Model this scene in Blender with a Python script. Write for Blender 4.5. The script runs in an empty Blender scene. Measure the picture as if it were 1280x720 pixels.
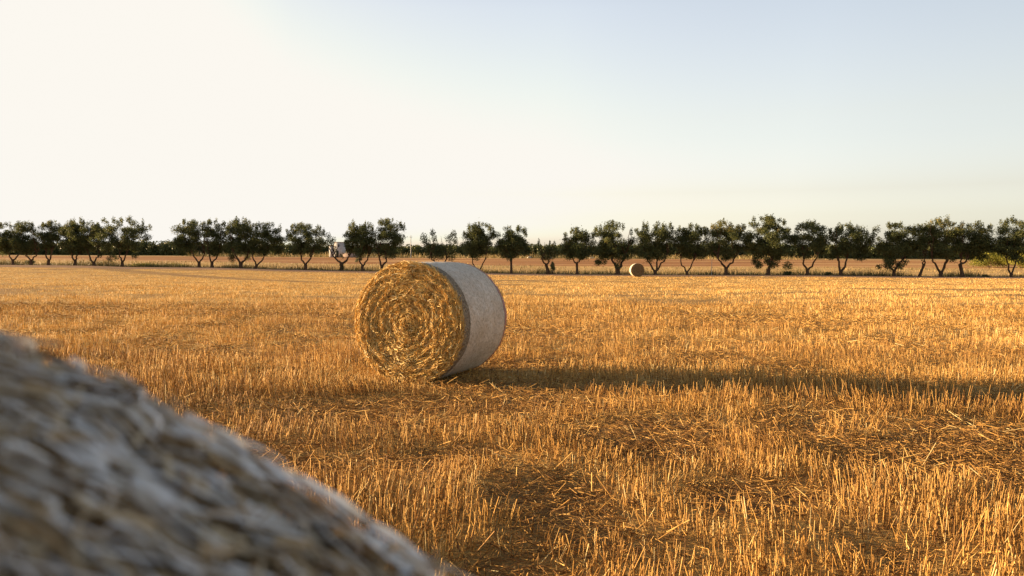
import bpy, math, numpy as np
from mathutils import Vector, Matrix
from math import radians, sin, cos, pi

# ------------------------------------------------------------------ basics
scene = bpy.context.scene
COL = scene.collection
F = 967.0            # focal length in photo pixels (1280 wide)
H = 1.37             # camera height
SUN_AZ = np.array([-0.975, 0.222])   # horizontal direction towards the sun
SUN_EL = 9.5

def tag(o, label=None, cat=None, group=None, kind=None):
    if label: o['label'] = label
    if cat: o['category'] = cat
    if group: o['group'] = group
    if kind: o['kind'] = kind
    return o

def empty(name, loc, rz=0.0):
    o = bpy.data.objects.new(name, None)
    COL.objects.link(o)
    o.location = loc
    o.rotation_euler = (0, 0, rz)
    o.empty_display_size = 0.3
    return o

def mesh_obj(name, V, Fc, mat, parent=None, tint=None, smooth=False, tint2=None):
    """V (n,3); Fc (m,k) with k 3 or 4"""
    V = np.asarray(V, dtype=np.float32).reshape(-1, 3)
    Fc = np.asarray(Fc, dtype=np.int32)
    k = Fc.shape[1]
    me = bpy.data.meshes.new(name)
    me.vertices.add(len(V)); me.vertices.foreach_set('co', V.ravel())
    me.loops.add(Fc.size); me.loops.foreach_set('vertex_index', Fc.ravel())
    me.polygons.add(len(Fc))
    me.polygons.foreach_set('loop_start', np.arange(0, Fc.size, k, dtype=np.int32))
    me.update(calc_edges=True)
    if smooth:
        me.polygons.foreach_set('use_smooth', np.ones(len(Fc), dtype=bool))
    if tint is not None:
        a = me.attributes.new('tint', 'FLOAT', 'POINT')
        a.data.foreach_set('value', np.asarray(tint, dtype=np.float32))
    if tint2 is not None:
        a = me.attributes.new('tint2', 'FLOAT', 'POINT')
        a.data.foreach_set('value', np.asarray(tint2, dtype=np.float32))
    me.materials.append(mat)
    me.validate()
    o = bpy.data.objects.new(name, me)
    COL.objects.link(o)
    if parent is not None:
        o.parent = parent
    return o

class Geo:
    """collects quads"""
    def __init__(s): s.V = []; s.F = []; s.n = 0; s.T = []
    def add(s, V, Fc, t=0.5):
        V = np.asarray(V, float).reshape(-1, 3); Fc = np.asarray(Fc, int)
        s.V.append(V); s.F.append(Fc + s.n); s.n += len(V)
        t = np.asarray(t, float)
        s.T.append(np.full(len(V), float(t)) if t.ndim == 0 else t)
    def build(s, name, mat, parent=None, smooth=False):
        return mesh_obj(name, np.vstack(s.V), np.vstack(s.F), mat, parent, np.concatenate(s.T), smooth)

def unit(v):
    return v / np.maximum(np.linalg.norm(v, axis=-1, keepdims=True), 1e-9)

# ------------------------------------------------------------------ noise
def _hash(ix, iy, seed):
    h = (ix.astype(np.int64) * 374761393 + iy.astype(np.int64) * 668265263 + seed * 982451653) & 0xffffffff
    h = ((h ^ (h >> 13)) * 1274126177) & 0xffffffff
    return ((h ^ (h >> 16)) & 0xffff) / 65535.0

def vnoise(x, y, seed=0):
    x = np.asarray(x, float); y = np.asarray(y, float)
    ix = np.floor(x); iy = np.floor(y); fx = x - ix; fy = y - iy
    fx = fx * fx * (3 - 2 * fx); fy = fy * fy * (3 - 2 * fy)
    a = _hash(ix, iy, seed); b = _hash(ix + 1, iy, seed); c = _hash(ix, iy + 1, seed); d = _hash(ix + 1, iy + 1, seed)
    return (a * (1 - fx) + b * fx) * (1 - fy) + (c * (1 - fx) + d * fx) * fy      # 0..1

def fbm(x, y, seed=0, o=3):
    s = 0; a = 0.5; t = 0
    for i in range(o):
        s = s + a * vnoise(x * 2 ** i, y * 2 ** i, seed + i * 17); t += a; a *= 0.5
    return s / t

def sstep(a, b, x):
    t = np.clip((x - a) / (b - a), 0, 1)
    return t * t * (3 - 2 * t)

# ------------------------------------------------------------------ terrain
_px = [-400, 0, 115, 160, 265, 310, 382, 480, 640, 720, 850, 1010, 1117, 1180, 1280, 1700]
_yb = [330, 331, 332, 333.6, 334.4, 335.4, 337.5, 339.2, 342, 343, 343.7, 344, 345.3, 346, 346.3, 347]
def yh(px): return 328 + 4 * (px / 1280.0)
def row_depth(u): return 96.0 / (1 + 0.17 * u)
def far_depth(u): return 220.0 / (1 + 0.17 * u)
def ZR(u):
    px = 640 + F * u
    return H - (np.interp(px, _px, _yb) - yh(px)) * row_depth(u) / F
def ZF(u):
    px = 640 + F * u
    return H - (np.interp(px, [-400, 0, 300, 640, 1280, 1700], [318.5, 319, 320.3, 322, 325, 326]) - yh(px)) * far_depth(u) / F

def w_of(x, y):
    xc = np.clip(x, -300, 300)
    w1 = y / (1 - 0.17 * xc / 96.0)
    return np.where(w1 < 96, w1, y + 0.17 * xc)
def y_of(x, w):
    xc = np.clip(x, -300, 300)
    return w - 0.17 * xc * np.clip(w / 96.0, None, 1) if np.isscalar(w) else w - 0.17 * xc * np.minimum(w / 96.0, 1)

def tz(x, y):
    x = np.asarray(x, float); y = np.asarray(y, float)
    u = np.clip(x / np.maximum(y, 1.0), -1.0, 1.0)
    w = w_of(x, y)
    a = ZR(u) * sstep(58, 96, w)
    b = ZR(u) + (ZF(u) - ZR(u)) * np.clip((w - 96) / 124.0, 0, 1) + np.clip((w - 215) / 40.0, 0, 1) * .9
    z = np.where(w < 96, a, b)
    near = sstep(1.2, 3.0, np.hypot(x, y)) 
    fade = 1 - sstep(40, 80, w)
    und = (fbm(x * 0.35, y * 0.6, 3) - 0.5) * 0.11 + (fbm(x * 1.7, y * 1.9, 9) - 0.5) * 0.05
    return z + und * near * fade * sstep(0, 2.5, np.hypot(x + 1.0, (y - 9.5)) - .6)

def at(px, y):
    """point on the ground seen at photo column px, depth y"""
    x = y * (px - 640) / F
    return x, y, float(tz(x, y))

# ------------------------------------------------------------------ materials
def new_mat(name):
    m = bpy.data.materials.new(name); m.use_nodes = True
    nt = m.node_tree; nt.nodes.clear()
    out = nt.nodes.new('ShaderNodeOutputMaterial')
    return m, nt, out

def node(nt, t, **kw):
    n = nt.nodes.new(t)
    for k, v in kw.items():
        if k in n.inputs.keys() if isinstance(k, str) else False: n.inputs[k].default_value = v
        else: setattr(n, k, v)
    return n

def ramp(nt, stops, fac):
    r = nt.nodes.new('ShaderNodeValToRGB')
    els = r.color_ramp.elements
    while len(els) < len(stops): els.new(0.5)
    for e, (p, c) in zip(els, stops):
        e.position = p; e.color = (*c, 1)
    nt.links.new(fac, r.inputs[0])
    return r.outputs[0]

def noise(nt, scale, detail=4, vec=None, rough=0.6, mapscale=None):
    n = nt.nodes.new('ShaderNodeTexNoise')
    n.inputs['Scale'].default_value = scale; n.inputs['Detail'].default_value = detail
    n.inputs['Roughness'].default_value = rough
    if vec is None:
        tc = nt.nodes.new('ShaderNodeTexCoord'); vec = tc.outputs['Object']
    if mapscale is not None:
        mp = nt.nodes.new('ShaderNodeMapping'); mp.inputs['Scale'].default_value = mapscale
        nt.links.new(vec, mp.inputs['Vector']); vec = mp.outputs[0]
    nt.links.new(vec, n.inputs['Vector'])
    return n.outputs['Fac']

def mixc(nt, fac, a, b, mode='MIX'):
    m = nt.nodes.new('ShaderNodeMix'); m.data_type = 'RGBA'; m.blend_type = mode
    for i, s in ((0, fac), (6, a), (7, b)):
        if isinstance(s, (int, float)): m.inputs[i].default_value = s
        elif isinstance(s, tuple): m.inputs[i].default_value = (*s, 1)
        else: nt.links.new(s, m.inputs[i])
    return m.outputs[2]

def principled(nt, out, col, rough=0.7, spec=0.25, bump=None, bstr=0.5, bdist=0.01, transl=0.0):
    p = nt.nodes.new('ShaderNodeBsdfPrincipled')
    if isinstance(col, tuple): p.inputs['Base Color'].default_value = (*col, 1)
    else: nt.links.new(col, p.inputs['Base Color'])
    p.inputs['Roughness'].default_value = rough
    p.inputs['Specular IOR Level'].default_value = spec
    if bump is not None:
        b = nt.nodes.new('ShaderNodeBump'); b.inputs['Strength'].default_value = bstr; b.inputs['Distance'].default_value = bdist
        nt.links.new(bump, b.inputs['Height']); nt.links.new(b.outputs[0], p.inputs['Normal'])
    if transl > 0:
        t = nt.nodes.new('ShaderNodeBsdfTranslucent')
        if isinstance(col, tuple): t.inputs[0].default_value = (*col, 1)
        else: nt.links.new(col, t.inputs[0])
        mx = nt.nodes.new('ShaderNodeMixShader'); mx.inputs[0].default_value = transl
        nt.links.new(p.outputs[0], mx.inputs[1]); nt.links.new(t.outputs[0], mx.inputs[2])
        nt.links.new(mx.outputs[0], out.inputs[0])
    else:
        nt.links.new(p.outputs[0], out.inputs[0])
    return p

def attr(nt, name):
    a = nt.nodes.new('ShaderNodeAttribute'); a.attribute_name = name
    return a.outputs['Fac']

STRAW = [(0.0, (0.20, 0.105, 0.038)), (0.2, (0.40, 0.225, 0.075)), (0.5, (0.62, 0.38, 0.115)), (0.8, (0.76, 0.52, 0.19)), (1.0, (0.85, 0.70, 0.38))]

def mat_straw(name, stops=STRAW, rough=0.62, transl=0.03):
    m, nt, out = new_mat(name)
    c = ramp(nt, stops, attr(nt, 'tint'))
    n = noise(nt, 60, 2)
    c = mixc(nt, 0.35, c, ramp(nt, [(0.3, (0.55, 0.5, 0.42)), (0.7, (1, 1, 1))], n), 'MULTIPLY')
    principled(nt, out, c, rough, 0.18, transl=transl)
    return m
M_straw = mat_straw('straw')
M_face = mat_straw('bale_end_straw', [(0.0, (0.26, 0.13, 0.04)), (0.2, (0.48, 0.27, 0.08)), (0.5, (0.72, 0.46, 0.14)), (0.8, (0.84, 0.60, 0.22)), (1.0, (0.90, 0.76, 0.42))], transl=0.06)
M_shaded = mat_straw('shaded_straw', [(0.0, (0.16, 0.10, 0.05)), (0.5, (0.32, 0.22, 0.115)), (1.0, (0.48, 0.36, 0.21))], transl=0.0)  # darker straw copy: shade on the far bale's ends put into the colour
M_stub = mat_straw('stubble_straw', [(0.0, (0.17, 0.082, 0.028)), (0.2, (0.34, 0.18, 0.055)), (0.5, (0.66, 0.375, 0.105)), (0.8, (0.80, 0.53, 0.185)), (1.0, (0.86, 0.70, 0.36))], transl=0.15)

def mat_soil():
    m, nt, out = new_mat('stubble_soil')
    a = noise(nt, 9, 8, rough=0.75)
    b = noise(nt, 1.0, 5, mapscale=(0.12, 0.5, 1))
    c = noise(nt, 45, 3, rough=0.8)
    soil = ramp(nt, [(0.3, (0.065, 0.036, 0.020)), (0.7, (0.23, 0.125, 0.06))], c)
    straw = ramp(nt, [(0.25, (0.34, 0.19, 0.06)), (0.6, (0.60, 0.38, 0.12)), (0.8, (0.72, 0.50, 0.20))], c)
    # litter covers more of the soil in patches
    f = nt.nodes.new('ShaderNodeMath'); f.operation = 'ADD'
    nt.links.new(a, f.inputs[0]); nt.links.new(b, f.inputs[1])
    fr = ramp(nt, [(0.72, (0, 0, 0)), (1.0, (1, 1, 1))], f.outputs[0])
    # the straw mat closes with distance from the trampled near ground (deeper litter in the open field)
    g = nt.nodes.new('ShaderNodeTexCoord'); sx = nt.nodes.new('ShaderNodeSeparateXYZ')
    nt.links.new(g.outputs['Object'], sx.inputs[0])
    mr = nt.nodes.new('ShaderNodeMapRange'); mr.inputs['From Min'].default_value = 6; mr.inputs['From Max'].default_value = 30
    nt.links.new(sx.outputs['Y'], mr.inputs['Value'])
    f2 = nt.nodes.new('ShaderNodeMath'); f2.operation = 'MAXIMUM'
    m2 = nt.nodes.new('ShaderNodeMath'); m2.operation = 'MULTIPLY'; m2.inputs[1].default_value = 0.85
    nt.links.new(mr.outputs[0], m2.inputs[0])
    nt.links.new(fr, f2.inputs[0]); nt.links.new(m2.outputs[0], f2.inputs[1])
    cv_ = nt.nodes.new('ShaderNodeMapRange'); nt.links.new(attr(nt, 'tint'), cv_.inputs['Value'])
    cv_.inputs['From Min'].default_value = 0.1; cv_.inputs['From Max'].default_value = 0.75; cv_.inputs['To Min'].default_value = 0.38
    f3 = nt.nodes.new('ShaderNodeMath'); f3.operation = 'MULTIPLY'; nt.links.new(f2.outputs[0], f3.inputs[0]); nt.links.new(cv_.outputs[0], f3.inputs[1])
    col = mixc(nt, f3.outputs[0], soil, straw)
    principled(nt, out, col, 0.9, 0.1, bump=a, bstr=0.8, bdist=0.03)
    return m

def mat_ground(name, stops, sc=1.5, ms=(0.08, 0.6, 1), bump=0.3):
    m, nt, out = new_mat(name)
    n = noise(nt, sc, 6, mapscale=ms, rough=0.7)
    c = ramp(nt, stops, n)
    principled(nt, out, c, 0.95, 0.05, bump=noise(nt, 6, 5), bstr=bump, bdist=0.05)
    return m

M_soil = mat_soil()
M_track = mat_ground('track_dirt', [(0.3, (0.20, 0.12, 0.075)), (0.7, (0.34, 0.22, 0.14))], 2)
M_field2 = mat_ground('far_stubble', [(0.3, (0.36, 0.22, 0.09)), (0.55, (0.55, 0.36, 0.15)), (0.75, (0.62, 0.44, 0.20))], 1.0, (0.02, 0.35, 1))
M_plough = mat_ground('ploughed_soil', [(0.35, (0.20, 0.095, 0.04)), (0.5, (0.38, 0.19, 0.08)), (0.60, (0.56, 0.36, 0.16))], 1.0, (0.012, 0.11, 1))
M_verge = mat_ground('verge_ground', [(0.3, (0.22, 0.14, 0.06)), (0.7, (0.50, 0.36, 0.18))], 1.5)
M_beyond = mat_ground('beyond_ground', [(0.3, (0.10, 0.08, 0.035)), (0.7, (0.2, 0.15, 0.07))], 0.5)

def mat_bark():
    m, nt, out = new_mat('bark')
    n = noise(nt, 8, 6, mapscale=(1, 1, 0.25), rough=0.7)
    c = ramp(nt, [(0.3, (0.045, 0.028, 0.018)), (0.7, (0.17, 0.10, 0.06))], n)
    principled(nt, out, c, 0.95, 0.1, bump=n, bstr=0.8, bdist=0.05)
    return m
M_bark = mat_bark()

def mat_leaf(name, stops, tr=0.4):
    m, nt, out = new_mat(name)
    c = ramp(nt, stops, attr(nt, 'tint'))
    principled(nt, out, c, 0.55, 0.3, transl=tr)
    return m
M_olive = mat_leaf('olive_leaves', [(0.0, (0.040, 0.050, 0.018)), (0.5, (0.10, 0.115, 0.038)), (0.8, (0.16, 0.16, 0.05)), (1.0, (0.26, 0.20, 0.045))])
M_scrub = mat_leaf('scrub_leaves', [(0.0, (0.035, 0.045, 0.015)), (0.5, (0.085, 0.10, 0.032)), (1.0, (0.19, 0.18, 0.06))], 0.15)
M_ybush = mat_leaf('yellow_green_leaves', [(0.0, (0.09, 0.10, 0.015)), (1.0, (0.36, 0.33, 0.05))], 0.3)
M_weed = mat_leaf('weed_blades', [(0.0, (0.06, 0.06, 0.02)), (0.5, (0.16, 0.13, 0.045)), (1.0, (0.48, 0.34, 0.14))], 0.2)

def mat_net(base=(0.76, 0.69, 0.60)):
    """white knitted film net with straw showing through it, seen from metres away"""
    m, nt, out = new_mat('net_wrap')
    tc = nt.nodes.new('ShaderNodeTexCoord')
    a = noise(nt, 30, 5, vec=tc.outputs['Object'], rough=0.75)
    b = noise(nt, 150, 3, vec=tc.outputs['Object'], rough=0.8)
    c = noise(nt, 3.0, 4, vec=tc.outputs['Object'], rough=0.6)
    s = nt.nodes.new('ShaderNodeMath'); s.operation = 'MULTIPLY_ADD'; s.inputs[1].default_value = 0.7
    nt.links.new(a, s.inputs[0]); 
    h = nt.nodes.new('ShaderNodeMath'); h.operation = 'MULTIPLY'; h.inputs[1].default_value = 0.3
    nt.links.new(b, h.inputs[0]); nt.links.new(h.outputs[0], s.inputs[2])
    col = ramp(nt, [(0.36, (0.36, 0.28, 0.19)), (0.47, (0.60, 0.53, 0.43)), (0.57, base), (0.70, (0.84, 0.80, 0.75))], s.outputs[0])
    tone = ramp(nt, [(0.35, (0.80, 0.76, 0.70)), (0.65, (1, 1, 1))], c)
    col = mixc(nt, 0.8, col, tone, 'MULTIPLY')
    principled(nt, out, col, 0.5, 0.35, bump=s.outputs[0], bstr=0.8, bdist=0.02)
    return m
M_net = mat_net()
def mat_band():
    m, nt, out = new_mat('thin_net_over_straw')
    a = noise(nt, 35, 5, rough=0.8)
    col = ramp(nt, [(0.35, (0.10, 0.07, 0.04)), (0.5, (0.25, 0.20, 0.135)), (0.66, (0.44, 0.38, 0.30))], a)
    principled(nt, out, col, 0.7, 0.2, bump=a, bstr=1.0, bdist=0.02)
    return m
M_band = mat_band()
def mat_core():
    m, nt, out = new_mat('packed_straw')
    a = noise(nt, 40, 5, rough=0.8)
    col = ramp(nt, [(0.35, (0.09, 0.05, 0.02)), (0.65, (0.36, 0.22, 0.08))], a)
    principled(nt, out, col, 0.85, 0.2, bump=a, bstr=1.0, bdist=0.02)
    return m
M_core = mat_core()
m, nt, out = new_mat('red_edge_thread'); principled(nt, out, ramp(nt, [(0.4, (0.26, 0.12, 0.10)), (0.6, (0.50, 0.24, 0.21))], noise(nt, 60, 3)), 0.5, 0.3); M_red = m
m, nt, out = new_mat('net_thread'); principled(nt, out, ramp(nt, [(0.0, (0.22, 0.17, 0.115)), (0.25, (0.50, 0.45, 0.38)), (0.5, (0.80, 0.78, 0.75)), (1.0, (0.92, 0.92, 0.93))], attr(nt, 'tint')), 0.35, 0.5, transl=0.12); M_thread = m
M_under = mat_straw('straw_under_net', [(0.0, (0.05, 0.028, 0.012)), (0.5, (0.32, 0.21, 0.10)), (0.8, (0.46, 0.35, 0.21)), (1.0, (0.62, 0.50, 0.33))], 0.5, 0.0)
m, nt, out = new_mat('whitewash'); principled(nt, out, ramp(nt, [(0.35, (0.40, 0.39, 0.39)), (0.7, (0.58, 0.57, 0.56))], noise(nt, 1.2, 5)), 0.9, 0.1); M_white = m
m, nt, out = new_mat('old_plaster'); principled(nt, out, ramp(nt, [(0.35, (0.25, 0.19, 0.16)), (0.7, (0.38, 0.30, 0.25))], noise(nt, 1.2, 5)), 0.9, 0.1); M_plaster = m
m, nt, out = new_mat('dark_opening'); principled(nt, out, (0.03, 0.03, 0.035), 0.3, 0.5); M_dark = m
m, nt, out = new_mat('pole_concrete'); principled(nt, out, ramp(nt, [(0.35, (0.40, 0.37, 0.33)), (0.7, (0.55, 0.52, 0.47))], noise(nt, 3, 4)), 0.8, 0.2); M_pole = m
m, nt, out = new_mat('limestone'); principled(nt, out, ramp(nt, [(0.35, (0.32, 0.28, 0.22)), (0.7, (0.58, 0.53, 0.45))], noise(nt, 3, 5)), 0.9, 0.1); M_stone = m
m, nt, out = new_mat('insulator'); principled(nt, out, (0.25, 0.12, 0.08), 0.3, 0.5); M_insul = m

# ------------------------------------------------------------------ field density map
def ground_of_pixel(px, py):
    y = H * F / (py - (yh(px)))
    return (px - 640) / F * y, y
# flattened / trampled patches read off the photograph: (centre px, py, half width px, half height px)
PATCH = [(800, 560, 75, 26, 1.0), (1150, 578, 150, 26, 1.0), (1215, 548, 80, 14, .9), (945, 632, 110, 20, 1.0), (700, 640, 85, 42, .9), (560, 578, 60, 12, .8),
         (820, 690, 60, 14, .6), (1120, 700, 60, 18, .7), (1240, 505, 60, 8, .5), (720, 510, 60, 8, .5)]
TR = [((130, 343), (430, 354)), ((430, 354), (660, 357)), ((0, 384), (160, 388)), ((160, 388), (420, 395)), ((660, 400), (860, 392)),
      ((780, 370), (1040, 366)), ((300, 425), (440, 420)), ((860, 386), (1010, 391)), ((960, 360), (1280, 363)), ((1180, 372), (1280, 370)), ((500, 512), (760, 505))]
def cover(x, y):
    """0 bare/flattened .. 1 full standing stubble"""
    px = 640 + F * x / np.maximum(y, 0.5)
    py = yh(px) + H * F / np.maximum(y, 0.5)
    c = np.ones_like(x)
    n = fbm(x * 1.3, y * 1.3, 21)
    for (cx, cy, a, b, s) in PATCH:
        a = a * 1.05; b = b * 1.12
        gx, gy = ground_of_pixel(cx, cy)
        rx = a / F * gy
        ry = abs(ground_of_pixel(cx, cy - b)[1] - gy)
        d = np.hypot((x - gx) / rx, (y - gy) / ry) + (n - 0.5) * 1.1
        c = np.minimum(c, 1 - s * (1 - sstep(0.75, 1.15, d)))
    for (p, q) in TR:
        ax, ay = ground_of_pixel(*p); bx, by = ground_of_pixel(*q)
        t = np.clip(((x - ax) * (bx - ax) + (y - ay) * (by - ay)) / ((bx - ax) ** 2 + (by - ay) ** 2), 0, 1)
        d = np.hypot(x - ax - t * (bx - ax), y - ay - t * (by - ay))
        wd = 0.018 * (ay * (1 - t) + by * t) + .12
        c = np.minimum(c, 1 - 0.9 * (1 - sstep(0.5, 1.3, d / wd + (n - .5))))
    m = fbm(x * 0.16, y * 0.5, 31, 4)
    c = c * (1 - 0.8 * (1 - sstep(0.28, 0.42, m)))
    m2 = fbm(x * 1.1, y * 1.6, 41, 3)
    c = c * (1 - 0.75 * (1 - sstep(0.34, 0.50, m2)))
    return c

# ------------------------------------------------------------------ ground sheets
def sheet(name, mat, xs, ws):
    X, W = np.meshgrid(xs, ws)
    Y = y_of(X, W)
    Z = tz(X, Y)
    V = np.stack([X, Y, Z], -1).reshape(-1, 3)
    nx, ny = len(xs), len(ws)
    i = (np.arange(ny - 1)[:, None] * nx + np.arange(nx - 1)[None, :]).ravel()
    Fc = np.stack([i, i + 1, i + nx + 1, i + nx], 1)
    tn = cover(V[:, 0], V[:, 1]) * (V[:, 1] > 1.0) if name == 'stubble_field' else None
    o = mesh_obj(name, V, Fc, mat, smooth=True, tint=tn)
    tag(o, kind='structure')
    return o

near = np.arange(-14, 14.01, 0.22)
mid = np.concatenate([np.arange(14.5, 60, 1.0), np.arange(60, 300, 8), [300, 400, 600, 1000, 2000]])
xs = np.concatenate([-mid[::-1], near, mid])
w_near = np.concatenate([[-1500, -600, -200, -80, -30, -12, -6], np.arange(-3, 30, 0.22), np.arange(30, 83.8, .45), [84]])
sheet('stubble_field', M_soil, xs, w_near)
sheet('dirt_track', M_track, xs, [84, 86, 88, 92, 94, 96, 97])
sheet('far_stubble_field', M_field2, xs, [97, 100, 105, 110, 115, 120, 126, 133])
sheet('ploughed_field', M_plough, xs, [133, 138, 145, 160, 180, 200, 208])
sheet('grass_verge', M_verge, xs, [208, 212, 220, 226])
sheet('scrub_ground', M_beyond, xs, [226, 240, 300, 400, 600, 720, 1000, 2000, 4000])

BALE = dict(x=-1.19, y=8.80, rot=radians(-22))     # axis azimuth 22 deg to the right
def in_bale(x, y, grow=0.0):
    dx = x - BALE['x']; dy = y - BALE['y']
    s, c = sin(radians(22)), cos(radians(22))
    along = dx * s + dy * c; across = dx * c - dy * s
    return (along > 0.0 - grow) & (along < 1.25 + grow) & (np.abs(across) < 0.24 + grow)

def stalks(rng, y0, y1, dens, wid, mode, hscale=1.0):
    """standing stubble between depths y0..y1 ; returns V,F,tint"""
    xm = 0.78 * y1 + 2.5
    n = int(dens * 2 * xm * (y1 - y0))
    x = rng.uniform(-xm, xm, n); y = rng.uniform(y0, y1, n)
    k = (np.abs(x) < 0.78 * y + 2.5) & (w_of(x, y) < 83.8)
    x, y = x[k], y[k]
    # drilled rows, 13 cm apart, running across the view: pull stalks to their row
    a = radians(6)
    v = -x * sin(a) + y * cos(a)
    row = np.round(v / 0.13) * 0.13
    pull = 0.55 if y1 < 16 else 0.0
    y = y + (row - v) * pull
    cv = cover(x, y)
    cl = vnoise(x * 9, y * 9, 5)
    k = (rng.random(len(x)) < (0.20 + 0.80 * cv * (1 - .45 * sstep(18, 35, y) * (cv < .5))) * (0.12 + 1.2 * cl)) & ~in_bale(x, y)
    x, y, cv = x[k], y[k], cv[k]
    n = len(x)
    h = (0.06 + 0.12 * cv) * (1 + 0.28 * rng.standard_normal(n)) * (0.62 + 0.75 * vnoise(x * 1.3, y * 1.6, 77)) * (1 - .55 * sstep(20, 60, y))
    h = h * (1 - .25 * sstep(5, 13, y)) * (1 - .22 * (fbm(x * .03, y * .4, 88) > .55))
    h = h * (1 - .5 * (1 - sstep(.9, 1.7, np.hypot(x + 1.0, y - 9.3))))
    h = np.clip(h, 0.03, 0.30) * hscale
    z = tz(x, y) - 0.01
    # lean: mostly upright, some broken
    az = rng.uniform(0, 2 * pi, n)
    lean = np.abs(rng.normal(0, 0.22, n)) + (rng.random(n) < 0.26) * rng.uniform(0.25, 1.3, n) + (1 - cv) * np.abs(rng.normal(0, 0.5, n))
    lean = np.clip(lean, 0, 1.45)
    # common lean of a tuft
    bx = (vnoise(x * 1.5, y * 1.5, 91) - 0.5) * 0.5; by = (vnoise(x * 1.5, y * 1.5, 92) - 0.5) * 0.5
    d = np.stack([np.sin(lean) * np.cos(az) + bx, np.sin(lean) * np.sin(az) + by, np.cos(lean)], 1)
    d = unit(d)
    base = np.stack([x, y, z], 1)
    top = base + d * h[:, None]
    top[:, 2] = np.maximum(top[:, 2], z + 0.015)
    wdt = wid * (0.5 + 0.65 * rng.random(n))
    tint = np.clip(0.47 + 0.25 * rng.standard_normal(n) - .16 * (fbm(x * .05, y * .55, 87) > .54) + .16 * sstep(12, 45, y) + (vnoise(x * .7, y * .7, 55) - .5) * .25 + (rng.random(n) < .06) * .3, 0, 1)
    if mode == 3:
        ang = rng.uniform(0, 2 * pi, n)
        V = np.zeros((n, 6, 3))
        for j in range(3):
            o = np.stack([np.cos(ang + j * 2.0944), np.sin(ang + j * 2.0944), np.zeros(n)], 1)
            V[:, j] = base + o * (wdt * 0.5)[:, None]
            V[:, 3 + j] = top + o * (wdt * 0.42)[:, None]
        i = np.arange(n)[:, None] * 6
        Fc = np.concatenate([np.stack([i[:, 0] + j, i[:, 0] + (j + 1) % 3, i[:, 0] + 3 + (j + 1) % 3, i[:, 0] + 3 + j], 1) for j in range(3)])
        return V.reshape(-1, 3), Fc, np.repeat(tint, 6)
    else:
        ang = rng.uniform(0, 2 * pi, n)
        o = np.stack([np.cos(ang), np.sin(ang), np.zeros(n)], 1)
        V = np.zeros((n, 4, 3))
        V[:, 0] = base - o * (wdt * .5)[:, None]; V[:, 1] = base + o * (wdt * .5)[:, None]
        V[:, 2] = top + o * (wdt * .4)[:, None]; V[:, 3] = top - o * (wdt * .4)[:, None]
        i = np.arange(n) * 4
        return V.reshape(-1, 3), np.stack([i, i + 1, i + 2, i + 3], 1), np.repeat(tint, 4)

rng = np.random.default_rng(11)
G = Geo()
for (y0, y1, dens, wid, mode) in [(1.6, 6, 1450, 0.0055, 3), (6, 11, 1000, 0.0060, 3), (11, 18, 560, 0.0068, 4), (18, 32, 300, 0.0095, 4), (32, 55, 170, 0.015, 4), (55, 96, 80, 0.022, 4)]:
    G.add(*stalks(rng, y0, y1, dens, wid, mode))
stub = G.build('stubble', M_stub)
tag(stub, 'golden cut stubble standing across the whole field', 'stubble', kind='stuff')

def litter(rng, y0, y1, dens, wid, lmin, lmax, bare_bias=1.0, tintm=0.5, els=0.22):
    xm = 0.78 * y1 + 2.5
    n = int(dens * 2 * xm * (y1 - y0))
    x = rng.uniform(-xm, xm, n); y = rng.uniform(y0, y1, n)
    cv = cover(x, y)
    k = (np.abs(x) < 0.78 * y + 2.5) & (rng.random(n) < 0.22 + bare_bias * (1 - cv)) & ~in_bale(x, y, -.1)
    x, y, cv = x[k], y[k], cv[k]; n = len(x)
    L = rng.uniform(lmin, lmax, n); a = rng.uniform(0, 2 * pi, n)
    el = rng.normal(0, els, n) 
    d = np.stack([np.cos(a) * np.cos(el), np.sin(a) * np.cos(el), np.sin(el)], 1)
    lift = np.abs(rng.normal(0, 0.020, n)) + 0.006 + np.abs(np.sin(el)) * L * .5
    c = np.stack([x, y, tz(x, y) + lift], 1)
    s = unit(np.cross(d, [0, 0, 1])); r = rng.uniform(0, 2 * pi, n)
    up = np.cross(s, d)
    o1 = s * np.cos(r)[:, None] + up * np.sin(r)[:, None]
    o2 = -s * np.sin(r)[:, None] + up * np.cos(r)[:, None]
    w = wid * (0.6 + 0.8 * rng.random(n))
    V = np.zeros((n, 6, 3))
    for j in range(3):
        o = (o1 * math.cos(j * 2.0944) + o2 * math.sin(j * 2.0944)) * (w * .5)[:, None]
        V[:, j] = c - d * (L * .5)[:, None] + o
        V[:, 3 + j] = c + d * (L * .5)[:, None] + o
    i = np.arange(n) * 6
    Fc = np.concatenate([np.stack([i + j, i + (j + 1) % 3, i + 3 + (j + 1) % 3, i + 3 + j], 1) for j in range(3)])
    tint = np.clip(tintm + 0.2 * rng.standard_normal(n) + (rng.random(n) < .08) * .35, 0, 1)
    return V.reshape(-1, 3), Fc, np.repeat(tint, 6)
G = Geo()
G.add(*litter(rng, 1.6, 6, 1500, 0.0042, 0.02, 0.13, .75, .24))
G.add(*litter(rng, 6, 12, 800, 0.005, 0.03, 0.15, .8, .28))
G.add(*litter(rng, 12, 26, 150, 0.009, 0.05, 0.22, 1.0, .45))
G.add(*litter(rng, 2.4, 9, 30, 0.0058, 0.10, 0.20, .3, .62, .50))
lit = G.build('loose_straw', M_stub)
tag(lit, 'loose broken straw lying between the stubble', 'straw litter', kind='stuff')

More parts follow.
